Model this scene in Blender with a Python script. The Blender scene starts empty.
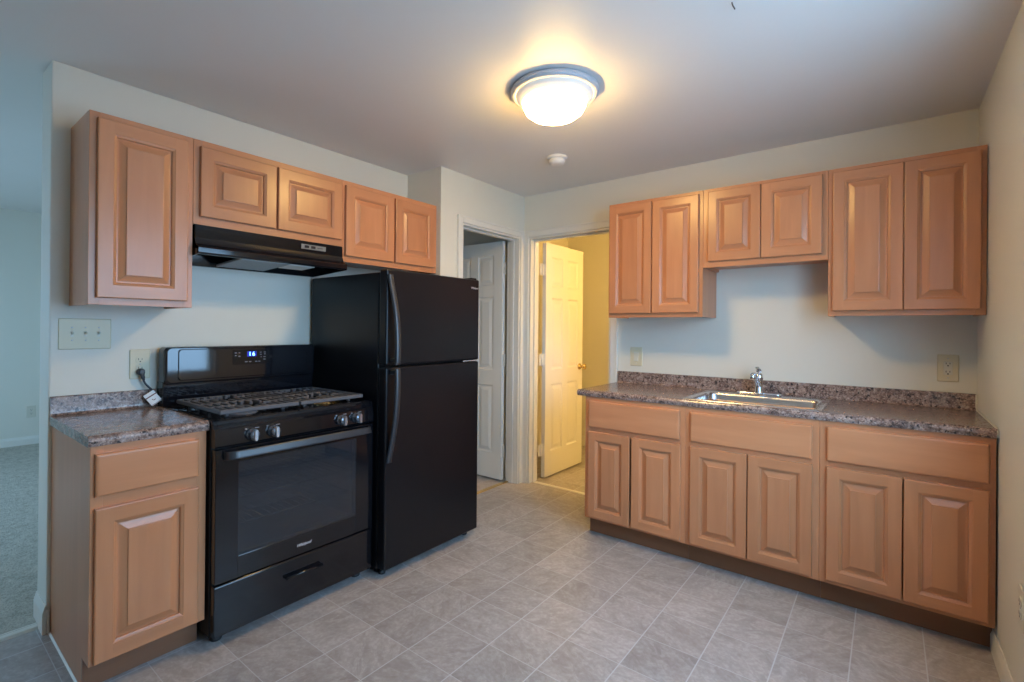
import bpy, bmesh, math, random
from mathutils import Vector, Matrix
random.seed(7)
SC = bpy.context.scene
COL = SC.collection
R = math.radians

# ------------------------------------------------------------------ camera
CAM = (1.4914, -3.3965, 1.2992)
yaw, pit, rol = R(38.5296), R(0.1126), R(0.5157)
fw = Vector((-math.sin(yaw)*math.cos(pit), math.cos(yaw)*math.cos(pit), math.sin(pit)))
rt = Vector((math.cos(yaw), math.sin(yaw), 0)); up = rt.cross(fw)
rt2 = rt*math.cos(rol) + up*math.sin(rol); up2 = -rt*math.sin(rol) + up*math.cos(rol)
cd = bpy.data.cameras.new('camera')
cd.sensor_fit = 'HORIZONTAL'; cd.sensor_width = 36.0
cd.lens = 490.633*36.0/1024
cd.shift_x = 14.96/1024; cd.shift_y = -13.52/1024
cd.clip_start = 0.02
cam = bpy.data.objects.new('camera', cd); COL.objects.link(cam)
m = Matrix((rt2, up2, -fw)).transposed().to_4x4(); m.translation = CAM
cam.matrix_world = m
SC.camera = cam

# ------------------------------------------------------------------ world, light, exposure
SC.view_settings.view_transform = 'Standard'
SC.view_settings.look = 'None'
SC.view_settings.gamma = 1.0
SC.view_settings.use_curve_mapping = False
SC.view_settings.exposure = 0.04
SC.cycles.use_denoising = True

SKY_STRENGTH = 10.6
SKY_PEAK = 1.45
GROUND = 0.62
LAMP_STRENGTH = 70.0
BATH_WATTS = 46.0
world = bpy.data.worlds.new('sky'); SC.world = world
world.use_nodes = True
bg = world.node_tree.nodes['Background']
SKY_COLOUR = (0.395, 0.660, 1.0, 1)
wt = world.node_tree
wc = wt.nodes.new('ShaderNodeTexCoord'); wd = wt.nodes.new('ShaderNodeVectorMath'); wd.operation = 'DOT_PRODUCT'
wd.inputs[1].default_value = (0.40, -0.80, 0.45)        # the brighter quarter of the sky
wt.links.new(wc.outputs['Generated'], wd.inputs[0])
wm = wt.nodes.new('ShaderNodeMapRange'); wm.inputs['From Min'].default_value = 0.25; wm.inputs['From Max'].default_value = 1.0
wm.inputs['To Min'].default_value = SKY_STRENGTH; wm.inputs['To Max'].default_value = SKY_STRENGTH*SKY_PEAK
wt.links.new(wd.outputs['Value'], wm.inputs['Value'])
bg.inputs['Color'].default_value = SKY_COLOUR
wz = wt.nodes.new('ShaderNodeSeparateXYZ'); wt.links.new(wc.outputs['Generated'], wz.inputs[0])
wg = wt.nodes.new('ShaderNodeMapRange'); wg.inputs['From Min'].default_value = -0.25; wg.inputs['From Max'].default_value = 0.10
wg.inputs['To Min'].default_value = GROUND; wg.inputs['To Max'].default_value = 1.0      # the ground outside is darker than the sky
wt.links.new(wz.outputs['Z'], wg.inputs['Value'])
wx = wt.nodes.new('ShaderNodeMath'); wx.operation = 'MULTIPLY'
wt.links.new(wm.outputs[0], wx.inputs[0]); wt.links.new(wg.outputs[0], wx.inputs[1])
wt.links.new(wx.outputs[0], bg.inputs['Strength'])

def portal(name, loc, rot, sx, sy):
    l = bpy.data.lights.new(name, 'AREA'); l.shape = 'RECTANGLE'; l.size = sx; l.size_y = sy
    l.cycles.is_portal = True
    o = bpy.data.objects.new(name, l); o.location = loc; o.rotation_euler = rot; COL.objects.link(o)
# daylight enters by the unseen kitchen window in the right wall and by the living room window
portal('daylight_kitchen_window', (1.90, -2.005, 1.45), (0, R(90), 0), 1.34, 1.69)
portal('daylight_living_window', (-3.5, -5.05, 1.425), (R(90), 0, 0), 1.8, 1.25)

# the lamp of the bathroom beyond the right doorway
bl = bpy.data.lights.new('bathroom_lamp', 'POINT'); bl.energy = BATH_WATTS
bl.color = (1.0, 0.60, 0.165); bl.shadow_soft_size = 0.06
blo = bpy.data.objects.new('bathroom_lamp', bl); blo.location = (0.72, 0.56, 2.22); COL.objects.link(blo)

# ------------------------------------------------------------------ materials
def lin(r, g, b):
    f = lambda c: (c/255/12.92) if c/255 <= .04045 else ((c/255+.055)/1.055)**2.4
    return (f(r), f(g), f(b), 1)

def mat(name, col, rough=0.5, metal=0.0, spec=0.5, coat=0.0):
    M = bpy.data.materials.new(name); M.use_nodes = True
    b = M.node_tree.nodes['Principled BSDF']
    b.inputs['Base Color'].default_value = col
    b.inputs['Roughness'].default_value = rough
    b.inputs['Metallic'].default_value = metal
    b.inputs['Specular IOR Level'].default_value = spec
    b.inputs['Coat Weight'].default_value = coat
    return M

class NT:
    def __init__(s, M): s.t = M.node_tree; s.n = s.t.nodes; s.b = s.n['Principled BSDF']
    def new(s, typ, **kw):
        n = s.n.new(typ)
        for k, v in kw.items():
            if k.startswith('i_'): n.inputs[k[2:].replace('_', ' ')].default_value = v
            else: setattr(n, k, v)
        return n
    def link(s, a, b): s.t.links.new(a, b)
    def math(s, op, a, b=None):
        n = s.new('ShaderNodeMath', operation=op)
        for i, v in enumerate((a, b)):
            if v is None: continue
            if isinstance(v, (int, float)): n.inputs[i].default_value = v
            else: s.link(v, n.inputs[i])
        return n.outputs[0]
    def ramp(s, fac, stops, interp='LINEAR'):
        n = s.new('ShaderNodeValToRGB'); n.color_ramp.interpolation = interp
        e = n.color_ramp.elements
        while len(e) < len(stops): e.new(0.5)
        for el, (p, c) in zip(e, stops): el.position = p; el.color = c
        s.link(fac, n.inputs[0]); return n.outputs['Color']
    def mix(s, fac, a, b, blend='MIX'):
        n = s.new('ShaderNodeMix', data_type='RGBA', blend_type=blend)
        for i, v in ((0, fac), (6, a), (7, b)):
            if isinstance(v, (int, float, tuple)): n.inputs[i].default_value = v
            else: s.link(v, n.inputs[i])
        return n.outputs[2]
    def bump(s, h, strength, dist=0.01):
        n = s.new('ShaderNodeBump'); n.inputs['Strength'].default_value = strength; n.inputs['Distance'].default_value = dist
        s.link(h, n.inputs['Height']); s.link(n.outputs[0], s.b.inputs['Normal'])

def painted(name, col, rough=0.55, bump=0.08, scale=160, spec=0.4):
    M = mat(name, col, rough, spec=spec); t = NT(M)
    g = t.new('ShaderNodeNewGeometry')
    n = t.new('ShaderNodeTexNoise'); n.inputs['Scale'].default_value = scale; n.inputs['Detail'].default_value = 3
    t.link(g.outputs['Position'], n.inputs['Vector'])
    t.bump(n.outputs['Fac'], bump, 0.004)
    n2 = t.new('ShaderNodeTexNoise'); n2.inputs['Scale'].default_value = 1.7
    t.link(g.outputs['Position'], n2.inputs['Vector'])
    dark = tuple(c*0.95 for c in col[:3]) + (1,)
    t.link(t.mix(n2.outputs['Fac'], dark, col), t.b.inputs['Base Color'])
    return M

def wood(name, axis, tint=1.0):
    M = mat(name, (.5, .3, .2, 1), 0.29, spec=0.5, coat=0.0); t = NT(M)
    tc = t.new('ShaderNodeTexCoord'); oi = t.new('ShaderNodeObjectInfo')
    mp = t.new('ShaderNodeMapping')
    mp.inputs['Scale'].default_value = {'Z': (16, 16, 1.6), 'X': (1.6, 16, 16)}[axis]
    t.link(tc.outputs['Object'], mp.inputs['Vector'])
    rnd = t.math('MULTIPLY', oi.outputs['Random'], 37.0)
    n1 = t.new('ShaderNodeTexNoise', noise_dimensions='4D'); n1.inputs['Scale'].default_value = 1.0
    n1.inputs['Detail'].default_value = 6; n1.inputs['Distortion'].default_value = 0.8
    t.link(mp.outputs[0], n1.inputs['Vector']); t.link(rnd, n1.inputs['W'])
    n2 = t.new('ShaderNodeTexNoise', noise_dimensions='4D'); n2.inputs['Scale'].default_value = 9.0
    n2.inputs['Detail'].default_value = 4
    t.link(mp.outputs[0], n2.inputs['Vector']); t.link(rnd, n2.inputs['W'])
    n3 = t.new('ShaderNodeTexNoise', noise_dimensions='4D'); n3.inputs['Scale'].default_value = 5.0
    t.link(tc.outputs['Object'], n3.inputs['Vector']); t.link(rnd, n3.inputs['W'])
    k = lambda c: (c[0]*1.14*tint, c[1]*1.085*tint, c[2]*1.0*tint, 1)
    c1 = t.ramp(n1.outputs['Fac'], [(0.25, k((.415, .172, .080))), (0.52, k((.480, .208, .100))), (0.78, k((.540, .248, .124)))])
    c2 = t.mix(t.math('MULTIPLY', n2.outputs['Fac'], 0.17), c1, k((.33, .130, .060)))
    c3 = t.mix(t.math('MULTIPLY', n3.outputs['Fac'], 0.34), c2, k((.60, .31, .175)))
    hs = t.new('ShaderNodeHueSaturation')
    t.link(c3, hs.inputs['Color'])
    t.link(t.math('ADD', t.math('MULTIPLY', oi.outputs['Random'], 0.14), 0.93), hs.inputs['Value'])
    t.link(hs.outputs[0], t.b.inputs['Base Color'])
    t.bump(n2.outputs['Fac'], 0.04, 0.002)
    return M

def laminate(name):
    M = mat(name, (.2, .15, .12, 1), 0.20, spec=0.6); t = NT(M)
    g = t.new('ShaderNodeNewGeometry')
    def noise(scale, det=4, dist=0.0):
        n = t.new('ShaderNodeTexNoise'); n.inputs['Scale'].default_value = scale
        n.inputs['Detail'].default_value = det; n.inputs['Distortion'].default_value = dist
        t.link(g.outputs['Position'], n.inputs['Vector']); return n.outputs['Fac']
    v = t.new('ShaderNodeTexVoronoi'); v.inputs['Scale'].default_value = 190
    t.link(g.outputs['Position'], v.inputs['Vector'])
    sep = t.new('ShaderNodeSeparateColor'); t.link(v.outputs['Color'], sep.inputs[0])
    cell = t.ramp(sep.outputs[0], [(0.0, (.030, .022, .020, 1)), (0.22, (.085, .055, .045, 1)), (0.45, (.165, .110, .090, 1)),
                                   (0.68, (.235, .190, .175, 1)), (0.86, (.36, .28, .235, 1)), (0.95, (.43, .37, .33, 1))], 'CONSTANT')
    big = t.ramp(noise(28, 6, 1.2), [(0.33, (.045, .030, .026, 1)), (0.48, (.150, .100, .082, 1)), (0.60, (.255, .190, .160, 1)), (0.72, (.205, .185, .185, 1))])
    c = t.mix(1.0, t.mix(0.36, big, cell), (1.7, 1.62, 1.58, 1), 'MULTIPLY')
    c = t.mix(t.ramp(noise(70, 3), [(0.58, (0, 0, 0, 1)), (0.66, (1, 1, 1, 1))]), c, (.045, .034, .032, 1))
    c = t.mix(t.ramp(noise(48, 3, .5), [(0.62, (0, 0, 0, 1)), (0.70, (.8, .8, .8, 1))]), c, (.44, .36, .30, 1))
    t.link(c, t.b.inputs['Base Color'])
    return M

def vinyl(name):
    M = mat(name, (.5, .5, .5, 1), 0.33, spec=0.55); t = NT(M)
    g = t.new('ShaderNodeNewGeometry'); sx = t.new('ShaderNodeSeparateXYZ'); t.link(g.outputs['Position'], sx.inputs[0])
    TX, TY = 0.2335, 0.2295
    px = t.math('DIVIDE', t.math('SUBTRACT', sx.outputs[0], 0.216), TX)
    py = t.math('DIVIDE', t.math('ADD', sx.outputs[1], 1.600), TY)
    def edge(p, size):
        f = t.math('FRACT', p); d = t.math('MINIMUM', f, t.math('SUBTRACT', 1.0, f))
        return t.math('MULTIPLY', d, size)
    d = t.math('MINIMUM', edge(px, TX), t.math('ADD', edge(py, TY), 0.0009))
    grout = t.new('ShaderNodeMapRange'); grout.inputs['From Min'].default_value = 0.0014; grout.inputs['From Max'].default_value = 0.0030
    grout.inputs['To Min'].default_value = 1; grout.inputs['To Max'].default_value = 0
    t.link(d, grout.inputs['Value'])
    cx = t.new('ShaderNodeCombineXYZ')
    t.link(t.math('FLOOR', px), cx.inputs[0]); t.link(t.math('FLOOR', py), cx.inputs[1])
    wn = t.new('ShaderNodeTexWhiteNoise', noise_dimensions='2D'); t.link(cx.outputs[0], wn.inputs['Vector'])
    # each tile shows its own piece of stone: offset and turn the veins per tile
    vr = t.new('ShaderNodeVectorRotate', rotation_type='Z_AXIS')
    t.link(g.outputs['Position'], vr.inputs['Vector']); t.link(t.math('MULTIPLY', wn.outputs['Value'], 6.28), vr.inputs['Angle'])
    w = t.math('MULTIPLY', wn.outputs['Value'], 60.0)
    mp = t.new('ShaderNodeMapping'); mp.inputs['Scale'].default_value = (1.0, 2.2, 1.0); t.link(vr.outputs[0], mp.inputs['Vector'])
    n1 = t.new('ShaderNodeTexNoise', noise_dimensions='4D'); n1.inputs['Scale'].default_value = 5; n1.inputs['Detail'].default_value = 7
    n1.inputs['Distortion'].default_value = 0.7
    t.link(mp.outputs[0], n1.inputs['Vector']); t.link(w, n1.inputs['W'])
    n2 = t.new('ShaderNodeTexNoise', noise_dimensions='4D'); n2.inputs['Scale'].default_value = 13; n2.inputs['Detail'].default_value = 8
    n2.inputs['Distortion'].default_value = 0.9
    n2.inputs['Roughness'].default_value = 0.62
    t.link(mp.outputs[0], n2.inputs['Vector']); t.link(w, n2.inputs['W'])
    c = t.ramp(n1.outputs['Fac'], [(0.30, (0.310, 0.275, 0.262, 1)), (0.50, (0.383, 0.353, 0.341, 1)), (0.70, (0.446, 0.416, 0.406, 1))])
    vein = t.ramp(n2.outputs['Fac'], [(0.50, (0, 0, 0, 1)), (0.59, (.60, .60, .60, 1)), (0.70, (0, 0, 0, 1))])
    c = t.mix(vein, c, (0.499, 0.477, 0.468, 1))
    dk = t.ramp(n2.outputs['Fac'], [(0.32, (.75, .75, .75, 1)), (0.45, (0, 0, 0, 1))])
    c = t.mix(dk, c, (0.289, 0.250, 0.230, 1))
    n3 = t.new('ShaderNodeTexNoise'); n3.inputs['Scale'].default_value = 55; n3.inputs['Detail'].default_value = 5
    t.link(g.outputs['Position'], n3.inputs['Vector'])
    c = t.mix(t.ramp(n3.outputs['Fac'], [(0.42, (.34, .34, .34, 1)), (0.60, (0, 0, 0, 1))]), c, (0.268, 0.228, 0.210, 1))
    hs = t.new('ShaderNodeHueSaturation'); t.link(c, hs.inputs['Color'])
    t.link(t.math('ADD', t.math('MULTIPLY', wn.outputs['Value'], 0.22), 0.90), hs.inputs['Value'])
    c = t.mix(grout.outputs[0], hs.outputs[0], (.53, .54, .56, 1))
    t.link(c, t.b.inputs['Base Color'])
    h = t.math('SUBTRACT', t.math('MULTIPLY', n2.outputs['Fac'], 0.3), grout.outputs[0])
    t.bump(h, 0.18, 0.002)
    return M

def carpet(name):
    M = mat(name, (.5, .5, .45, 1), 0.95, spec=0.1); t = NT(M)
    g = t.new('ShaderNodeNewGeometry')
    n = t.new('ShaderNodeTexNoise'); n.inputs['Scale'].default_value = 130; n.inputs['Detail'].default_value = 4
    t.link(g.outputs['Position'], n.inputs['Vector'])
    n2 = t.new('ShaderNodeTexNoise'); n2.inputs['Scale'].default_value = 30; n2.inputs['Detail'].default_value = 3
    t.link(g.outputs['Position'], n2.inputs['Vector'])
    f = t.math('ADD', t.math('MULTIPLY', n.outputs['Fac'], .6), t.math('MULTIPLY', n2.outputs['Fac'], .4))
    t.link(t.ramp(f, [(0.3, (.28, .265, .22, 1)), (0.55, (.52, .49, .42, 1)), (0.75, (.66, .63, .55, 1))]), t.b.inputs['Base Color'])
    t.bump(f, 1.0, 0.012)
    return M

def black_enamel(name, col, rough, bump=0.0, scale=400, spec=0.32):
    M = mat(name, col, rough, spec=spec)
    t = NT(M); tc = t.new('ShaderNodeTexCoord')
    n = t.new('ShaderNodeTexNoise'); n.inputs['Scale'].default_value = scale
    t.link(tc.outputs['Object'], n.inputs['Vector'])
    if bump: t.bump(n.outputs['Fac'], bump, 0.001)
    else:
        n.inputs['Scale'].default_value = 6
        mr = t.new('ShaderNodeMapRange'); mr.inputs['To Min'].default_value = rough*.8; mr.inputs['To Max'].default_value = rough*1.3
        t.link(n.outputs['Fac'], mr.inputs['Value']); t.link(mr.outputs[0], t.b.inputs['Roughness'])
    return M

def brushed(name, col, rough):
    M = mat(name, col, rough, metal=1.0); t = NT(M)
    tc = t.new('ShaderNodeTexCoord'); mp = t.new('ShaderNodeMapping'); mp.inputs['Scale'].default_value = (4, 300, 300)
    t.link(tc.outputs['Object'], mp.inputs['Vector'])
    n = t.new('ShaderNodeTexNoise'); n.inputs['Scale'].default_value = 1; t.link(mp.outputs[0], n.inputs['Vector'])
    mr = t.new('ShaderNodeMapRange'); mr.inputs['To Min'].default_value = rough*.7; mr.inputs['To Max'].default_value = rough*1.4
    t.link(n.outputs['Fac'], mr.inputs['Value']); t.link(mr.outputs[0], t.b.inputs['Roughness'])
    return M

def emit(name, col, s):
    M = mat(name, col, 0.4); b = M.node_tree.nodes['Principled BSDF']
    b.inputs['Emission Color'].default_value = col; b.inputs['Emission Strength'].default_value = s
    return M

def pane(name, tint, glossy):
    M = bpy.data.materials.new(name); M.use_nodes = True; nt = M.node_tree; nt.nodes.clear()
    o = nt.nodes.new('ShaderNodeOutputMaterial'); mx = nt.nodes.new('ShaderNodeMixShader')
    tr = nt.nodes.new('ShaderNodeBsdfTransparent'); gl = nt.nodes.new('ShaderNodeBsdfGlossy')
    fr = nt.nodes.new('ShaderNodeFresnel'); fr.inputs['IOR'].default_value = glossy
    tr.inputs['Color'].default_value = tint; gl.inputs['Roughness'].default_value = 0.03
    ge = nt.nodes.new('ShaderNodeNewGeometry'); sb = nt.nodes.new('ShaderNodeMath'); sb.operation = 'SUBTRACT'; sb.inputs[0].default_value = 1.0
    ml = nt.nodes.new('ShaderNodeMath'); ml.operation = 'MULTIPLY'      # mirror only at the outer faces of the sheet
    nt.links.new(ge.outputs['Backfacing'], sb.inputs[1]); nt.links.new(sb.outputs[0], ml.inputs[0]); nt.links.new(fr.outputs[0], ml.inputs[1])
    nt.links.new(ml.outputs[0], mx.inputs[0]); nt.links.new(tr.outputs[0], mx.inputs[1]); nt.links.new(gl.outputs[0], mx.inputs[2])
    nt.links.new(mx.outputs[0], o.inputs[0])
    return M

WALL = painted('cream_wall_paint', (.76, .735, .64, 1), 0.45)
CEIL = painted('ceiling_paint', (.82, .79, .75, 1), 0.42, 0.05)
TRIM = painted('semi_gloss_trim_paint', (.78, .76, .69, 1), 0.30, 0.02)
DOORP = painted('white_door_paint', (.84, .83, .77, 1), 0.33, 0.03)
WOODV = wood('maple_upright_grain', 'Z')
WOODH = wood('maple_level_grain', 'X')
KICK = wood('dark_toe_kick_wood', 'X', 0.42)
LAM = laminate('speckled_laminate')
VINYL = vinyl('stone_vinyl_tiles')
CARPET = carpet('beige_carpet')
BLK = black_enamel('gloss_black_enamel', (.006, .006, .008, 1), 0.09, spec=0.55)
BLKG = black_enamel('mirror_black_enamel', (.006, .006, .009, 1), 0.055, spec=0.85)
BLKM = black_enamel('satin_black_plastic', (.009, .009, .011, 1), 0.36)
BLKF = black_enamel('pebbled_black_steel', (.007, .0065, .008, 1), 0.30, 0.06, 500)
IRON = black_enamel('grey_cast_iron', (.105, .098, .102, 1), 0.55, 0.15, 300)
GREYE = black_enamel('grey_speckled_enamel', (.20, .20, .22, 1), 0.40, 0.05, 300)
SWPL = mat('grey_metal_plate', (.20, .21, .22, 1), 0.35, metal=0.4)
HANDM = black_enamel('satin_charcoal_handle', (.022, .024, .029, 1), 0.36, spec=0.7)
KNOBM = mat('dark_chromed_knob', (.22, .23, .26, 1), 0.22, metal=0.85)
CHROME = mat('chrome', (.78, .79, .82, 1), 0.10, metal=1.0)
STEEL = brushed('brushed_stainless_steel', (.58, .58, .60, 1), 0.24)
NICKEL = brushed('brushed_nickel', (.55, .57, .62, 1), 0.30)
RINGM = painted('white_metal_window_tinted', (.52, .55, .60, 1), 0.28, 0.0)  # white ring: the blue-grey of window light is put into its colour
BRASS = mat('brass', (.68, .50, .22, 1), 0.22, metal=1.0)
IVORY = painted('ivory_plastic', (.70, .63, .44, 1), 0.35, 0.0)
ALMOND = painted('almond_plastic', (.68, .65, .54, 1), 0.32, 0.0)
DARKS = mat('dark_slot', (.02, .02, .02, 1), 0.6)
WHITE = painted('white_plastic', (.78, .78, .76, 1), 0.38, 0.0)
PAPER = painted('white_tag_paper', (.80, .80, .80, 1), 0.6, 0.0)
REDINK = mat('dark_red_ink', (.16, .035, .025, 1), 0.6)
RUBBER = mat('black_rubber', (.020, .020, .022, 1), 0.5)
CORDM = mat('grey_cord_rubber', (.045, .050, .060, 1), 0.42)
CAULK = painted('cream_caulk', (.70, .66, .52, 1), 0.45, 0.02)
PRINT = mat('pale_printed_marks', (.20, .20, .22, 1), 0.5)
LOGOM = mat('silver_lettering', (.62, .62, .66, 1), 0.35, metal=0.3)
FILTER = brushed('aluminium_filter_mesh', (.40, .41, .43, 1), 0.45)
OVENG = pane('dark_oven_glass', (.62, .63, .66, 1), 1.55)
ont = OVENG.node_tree; omx = [n for n in ont.nodes if n.type == 'MIX_SHADER'][0]; otr = [n for n in ont.nodes if n.type == 'BSDF_TRANSPARENT'][0]
odf = ont.nodes.new('ShaderNodeBsdfDiffuse'); odf.inputs['Color'].default_value = (.050, .052, .060, 1)       # printed grey dots, with the bright floor's reflection put into the same grey
om2 = ont.nodes.new('ShaderNodeMixShader'); om2.inputs[0].default_value = 0.42
ont.links.new(otr.outputs[0], om2.inputs[1]); ont.links.new(odf.outputs[0], om2.inputs[2]); ont.links.new(om2.outputs[0], omx.inputs[1])
GLASS = pane('clear_window_glass', (.96, .98, .98, 1), 1.45)
DOME = emit('lit_frosted_glass', (1.0, .62, .205, 1), LAMP_STRENGTH)
COLLAR = emit('softly_lit_glass', (1.0, .88, .72, 1), 0.26)
COLLAR.node_tree.nodes['Principled BSDF'].inputs['Base Color'].default_value = (.72, .72, .70, 1)
dt = NT(DOME); dc = dt.new('ShaderNodeTexCoord'); dsx = dt.new('ShaderNodeSeparateXYZ'); dt.link(dc.outputs['Object'], dsx.inputs[0])
dm = dt.new('ShaderNodeMapRange'); dm.inputs['From Min'].default_value = -.055; dm.inputs['From Max'].default_value = -.125
dm.inputs['To Min'].default_value = LAMP_STRENGTH*.46; dm.inputs['To Max'].default_value = LAMP_STRENGTH*1.30       # bulbs shine through the belly of the dome
dt.link(dsx.outputs[2], dm.inputs['Value']); dt.link(dm.outputs[0], dt.b.inputs['Emission Strength'])
DIGIT = emit('blue_white_digits', (.16, .42, 1.0, 1), 7.0)
DGLOW = emit('blue_display_window', (.002, .012, .30, 1), 0.8)

# ------------------------------------------------------------------ mesh helpers
def BM(): return bmesh.new()

def box(bm, x0, x1, y0, y1, z0, z1, mi=0, bev=0.0, seg=2):
    if x1 < x0: x0, x1 = x1, x0
    if y1 < y0: y0, y1 = y1, y0
    if z1 < z0: z0, z1 = z1, z0
    t = bmesh.new()
    v = [t.verts.new(p) for p in ((x0,y0,z0),(x1,y0,z0),(x1,y1,z0),(x0,y1,z0),(x0,y0,z1),(x1,y0,z1),(x1,y1,z1),(x0,y1,z1))]
    for f in ((0,3,2,1),(4,5,6,7),(0,1,5,4),(1,2,6,5),(2,3,7,6),(3,0,4,7)): t.faces.new([v[i] for i in f])
    if bev: bmesh.ops.bevel(t, geom=t.edges[:], offset=bev, segments=seg, affect='EDGES', profile=0.5)
    merge(bm, t, mi)

def merge(bm, t, mi=None, M=None, smooth=None):
    mp = {}
    for v in t.verts: mp[v] = bm.verts.new(M @ v.co if M else v.co)
    for f in t.faces:
        try: g = bm.faces.new([mp[v] for v in f.verts])
        except ValueError: continue
        g.material_index = f.material_index if mi is None else mi
        g.smooth = f.smooth if smooth is None else smooth
    t.free()

def prism(bm, pts, axis, a0, a1, mi=0, smooth=False, caps=True):
    """pts: outline in the two other axes (x,z for axis y; y,z for axis x; x,y for axis z)"""
    def P(p, a):
        return {'x': (a, p[0], p[1]), 'y': (p[0], a, p[1]), 'z': (p[0], p[1], a)}[axis]
    A = [bm.verts.new(P(p, a0)) for p in pts]; B = [bm.verts.new(P(p, a1)) for p in pts]
    n = len(pts)
    for i in range(n):
        f = bm.faces.new((A[i], A[(i+1) % n], B[(i+1) % n], B[i])); f.material_index = mi; f.smooth = smooth
    if caps:
        f = bm.faces.new(A[::-1]); f.material_index = mi
        f = bm.faces.new(B); f.material_index = mi

def lathe(bm, prof, M=None, seg=32, mi=0, smooth=True):
    """prof: (r, h) turned about local z; M places it"""
    M = M or Matrix()
    rows = []
    for r, h in prof:
        if r < 1e-6: rows.append([bm.verts.new(M @ Vector((0, 0, h)))])
        else: rows.append([bm.verts.new(M @ Vector((r*math.cos(2*math.pi*k/seg), r*math.sin(2*math.pi*k/seg), h))) for k in range(seg)])
    for a, b in zip(rows, rows[1:]):
        for k in range(seg):
            j = (k+1) % seg
            if len(a) == 1 and len(b) == 1: continue
            q = (a[0], b[j], b[k]) if len(a) == 1 else ((a[k], a[j], b[0]) if len(b) == 1 else (a[k], a[j], b[j], b[k]))
            f = bm.faces.new(q); f.material_index = mi; f.smooth = smooth

def tube(bm, pts, rad, seg=12, mi=0, flat=1.0, smooth=True, ref=None):
    pts = [Vector(p) for p in pts]
    rows = []
    for i, p in enumerate(pts):
        d = (pts[min(i+1, len(pts)-1)] - pts[max(i-1, 0)]).normalized()
        a = Vector(ref) if ref else (Vector((0, 0, 1)) if abs(d.z) < .9 else Vector((1, 0, 0)))
        u = d.cross(a).normalized(); w = u.cross(d).normalized()
        r = rad[i] if isinstance(rad, (list, tuple)) else rad
        rows.append([bm.verts.new(p + u*r*math.cos(2*math.pi*k/seg) + w*r*flat*math.sin(2*math.pi*k/seg)) for k in range(seg)])
    for a, b in zip(rows, rows[1:]):
        for k in range(seg):
            f = bm.faces.new((a[k], a[(k+1) % seg], b[(k+1) % seg], b[k])); f.material_index = mi; f.smooth = smooth
    f = bm.faces.new(rows[0][::-1]); f.material_index = mi
    f = bm.faces.new(rows[-1]); f.material_index = mi

def curve(pts, n=8):
    """smooth run through the points (Catmull-Rom)"""
    P = [Vector(p) for p in pts]; out = []
    for i in range(len(P)-1):
        p0, p1, p2, p3 = P[max(i-1, 0)], P[i], P[i+1], P[min(i+2, len(P)-1)]
        for k in range(n):
            t = k/n
            out.append(0.5*((2*p1)+(-p0+p2)*t+(2*p0-5*p1+4*p2-p3)*t*t+(-p0+3*p1-3*p2+p3)*t**3))
    return out + [P[-1]]

def rrect(x0, x1, z0, z1, r, n=5):
    out = []
    for cx, cz, a in ((x1-r, z1-r, 0), (x0+r, z1-r, 90), (x0+r, z0+r, 180), (x1-r, z0+r, 270)):
        for k in range(n+1):
            t = R(a + 90*k/n); out.append((cx+r*math.cos(t), cz+r*math.sin(t)))
    return out

def loft(bm, loops, mi=0, smooth=False, cap0=True, cap1=True):
    rows = [[bm.verts.new(p) for p in l] for l in loops]
    n = len(rows[0])
    for a, b in zip(rows, rows[1:]):
        for k in range(n):
            f = bm.faces.new((a[k], a[(k+1) % n], b[(k+1) % n], b[k])); f.material_index = mi; f.smooth = smooth
    if cap0: f = bm.faces.new(rows[0][::-1]); f.material_index = mi
    if cap1: f = bm.faces.new(rows[-1]); f.material_index = mi
    return rows

def obj(name, bm, mats, parent=None):
    bmesh.ops.recalc_face_normals(bm, faces=bm.faces[:])
    me = bpy.data.meshes.new(name); bm.to_mesh(me); bm.free()
    for x in (mats if isinstance(mats, (list, tuple)) else [mats]): me.materials.append(x)
    o = bpy.data.objects.new(name, me); COL.objects.link(o)
    if parent: o.parent = parent
    return o

def tag(o, label, cat=None, group=None, kind=None):
    o['label'] = label
    if cat: o['category'] = cat
    if group: o['group'] = group
    if kind or cat: o['kind'] = kind or 'thing'
    return o

def thing(name, label, cat, loc=(0, 0, 0), rz=0.0, group=None):
    o = bpy.data.objects.new(name, None); COL.objects.link(o)
    o.empty_display_size = 0.1
    o.location = loc; o.rotation_euler = (0, 0, R(rz))
    return tag(o, label, cat, group)

def struct(name, bm, m, label, cat):
    return tag(obj(name, bm, m), label, cat, kind='structure')

def text(name, body, size, mtl, parent, M, shear=0.0, extrude=0.0006, spacing=1.0, bold=0.0):
    c = bpy.data.curves.new(name, 'FONT'); c.body = body; c.size = size; c.shear = shear
    c.extrude = extrude; c.align_x = 'CENTER'; c.align_y = 'CENTER'; c.space_character = spacing; c.offset = bold
    tmp = bpy.data.objects.new(name, c); COL.objects.link(tmp)
    dg = bpy.context.evaluated_depsgraph_get(); dg.update()
    me = bpy.data.meshes.new_from_object(tmp.evaluated_get(dg))
    bpy.data.objects.remove(tmp); bpy.data.curves.remove(c)
    me.transform(M); me.name = name
    me.materials.clear(); me.materials.append(mtl)
    o = bpy.data.objects.new(name, me); COL.objects.link(o); o.parent = parent
    return o

# text lying on a front that faces local -y
FRONT = lambda x, y, z: Matrix.Translation((x, y, z)) @ Matrix.Rotation(R(90), 4, 'X')

# ------------------------------------------------------------------ measures of the place
XL, XR, H = -1.27, 1.841, 2.417          # stove wall, right wall, ceiling
XJ, YJ = -0.928, -0.993                  # wall with the left doorway
WE = -2.956                              # free end of the stove wall
D1 = (-0.775, -0.062)                    # left doorway (y)
D2 = (-0.868, -0.130)                    # right doorway (x)
DH = 2.060
WT = 0.117

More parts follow.
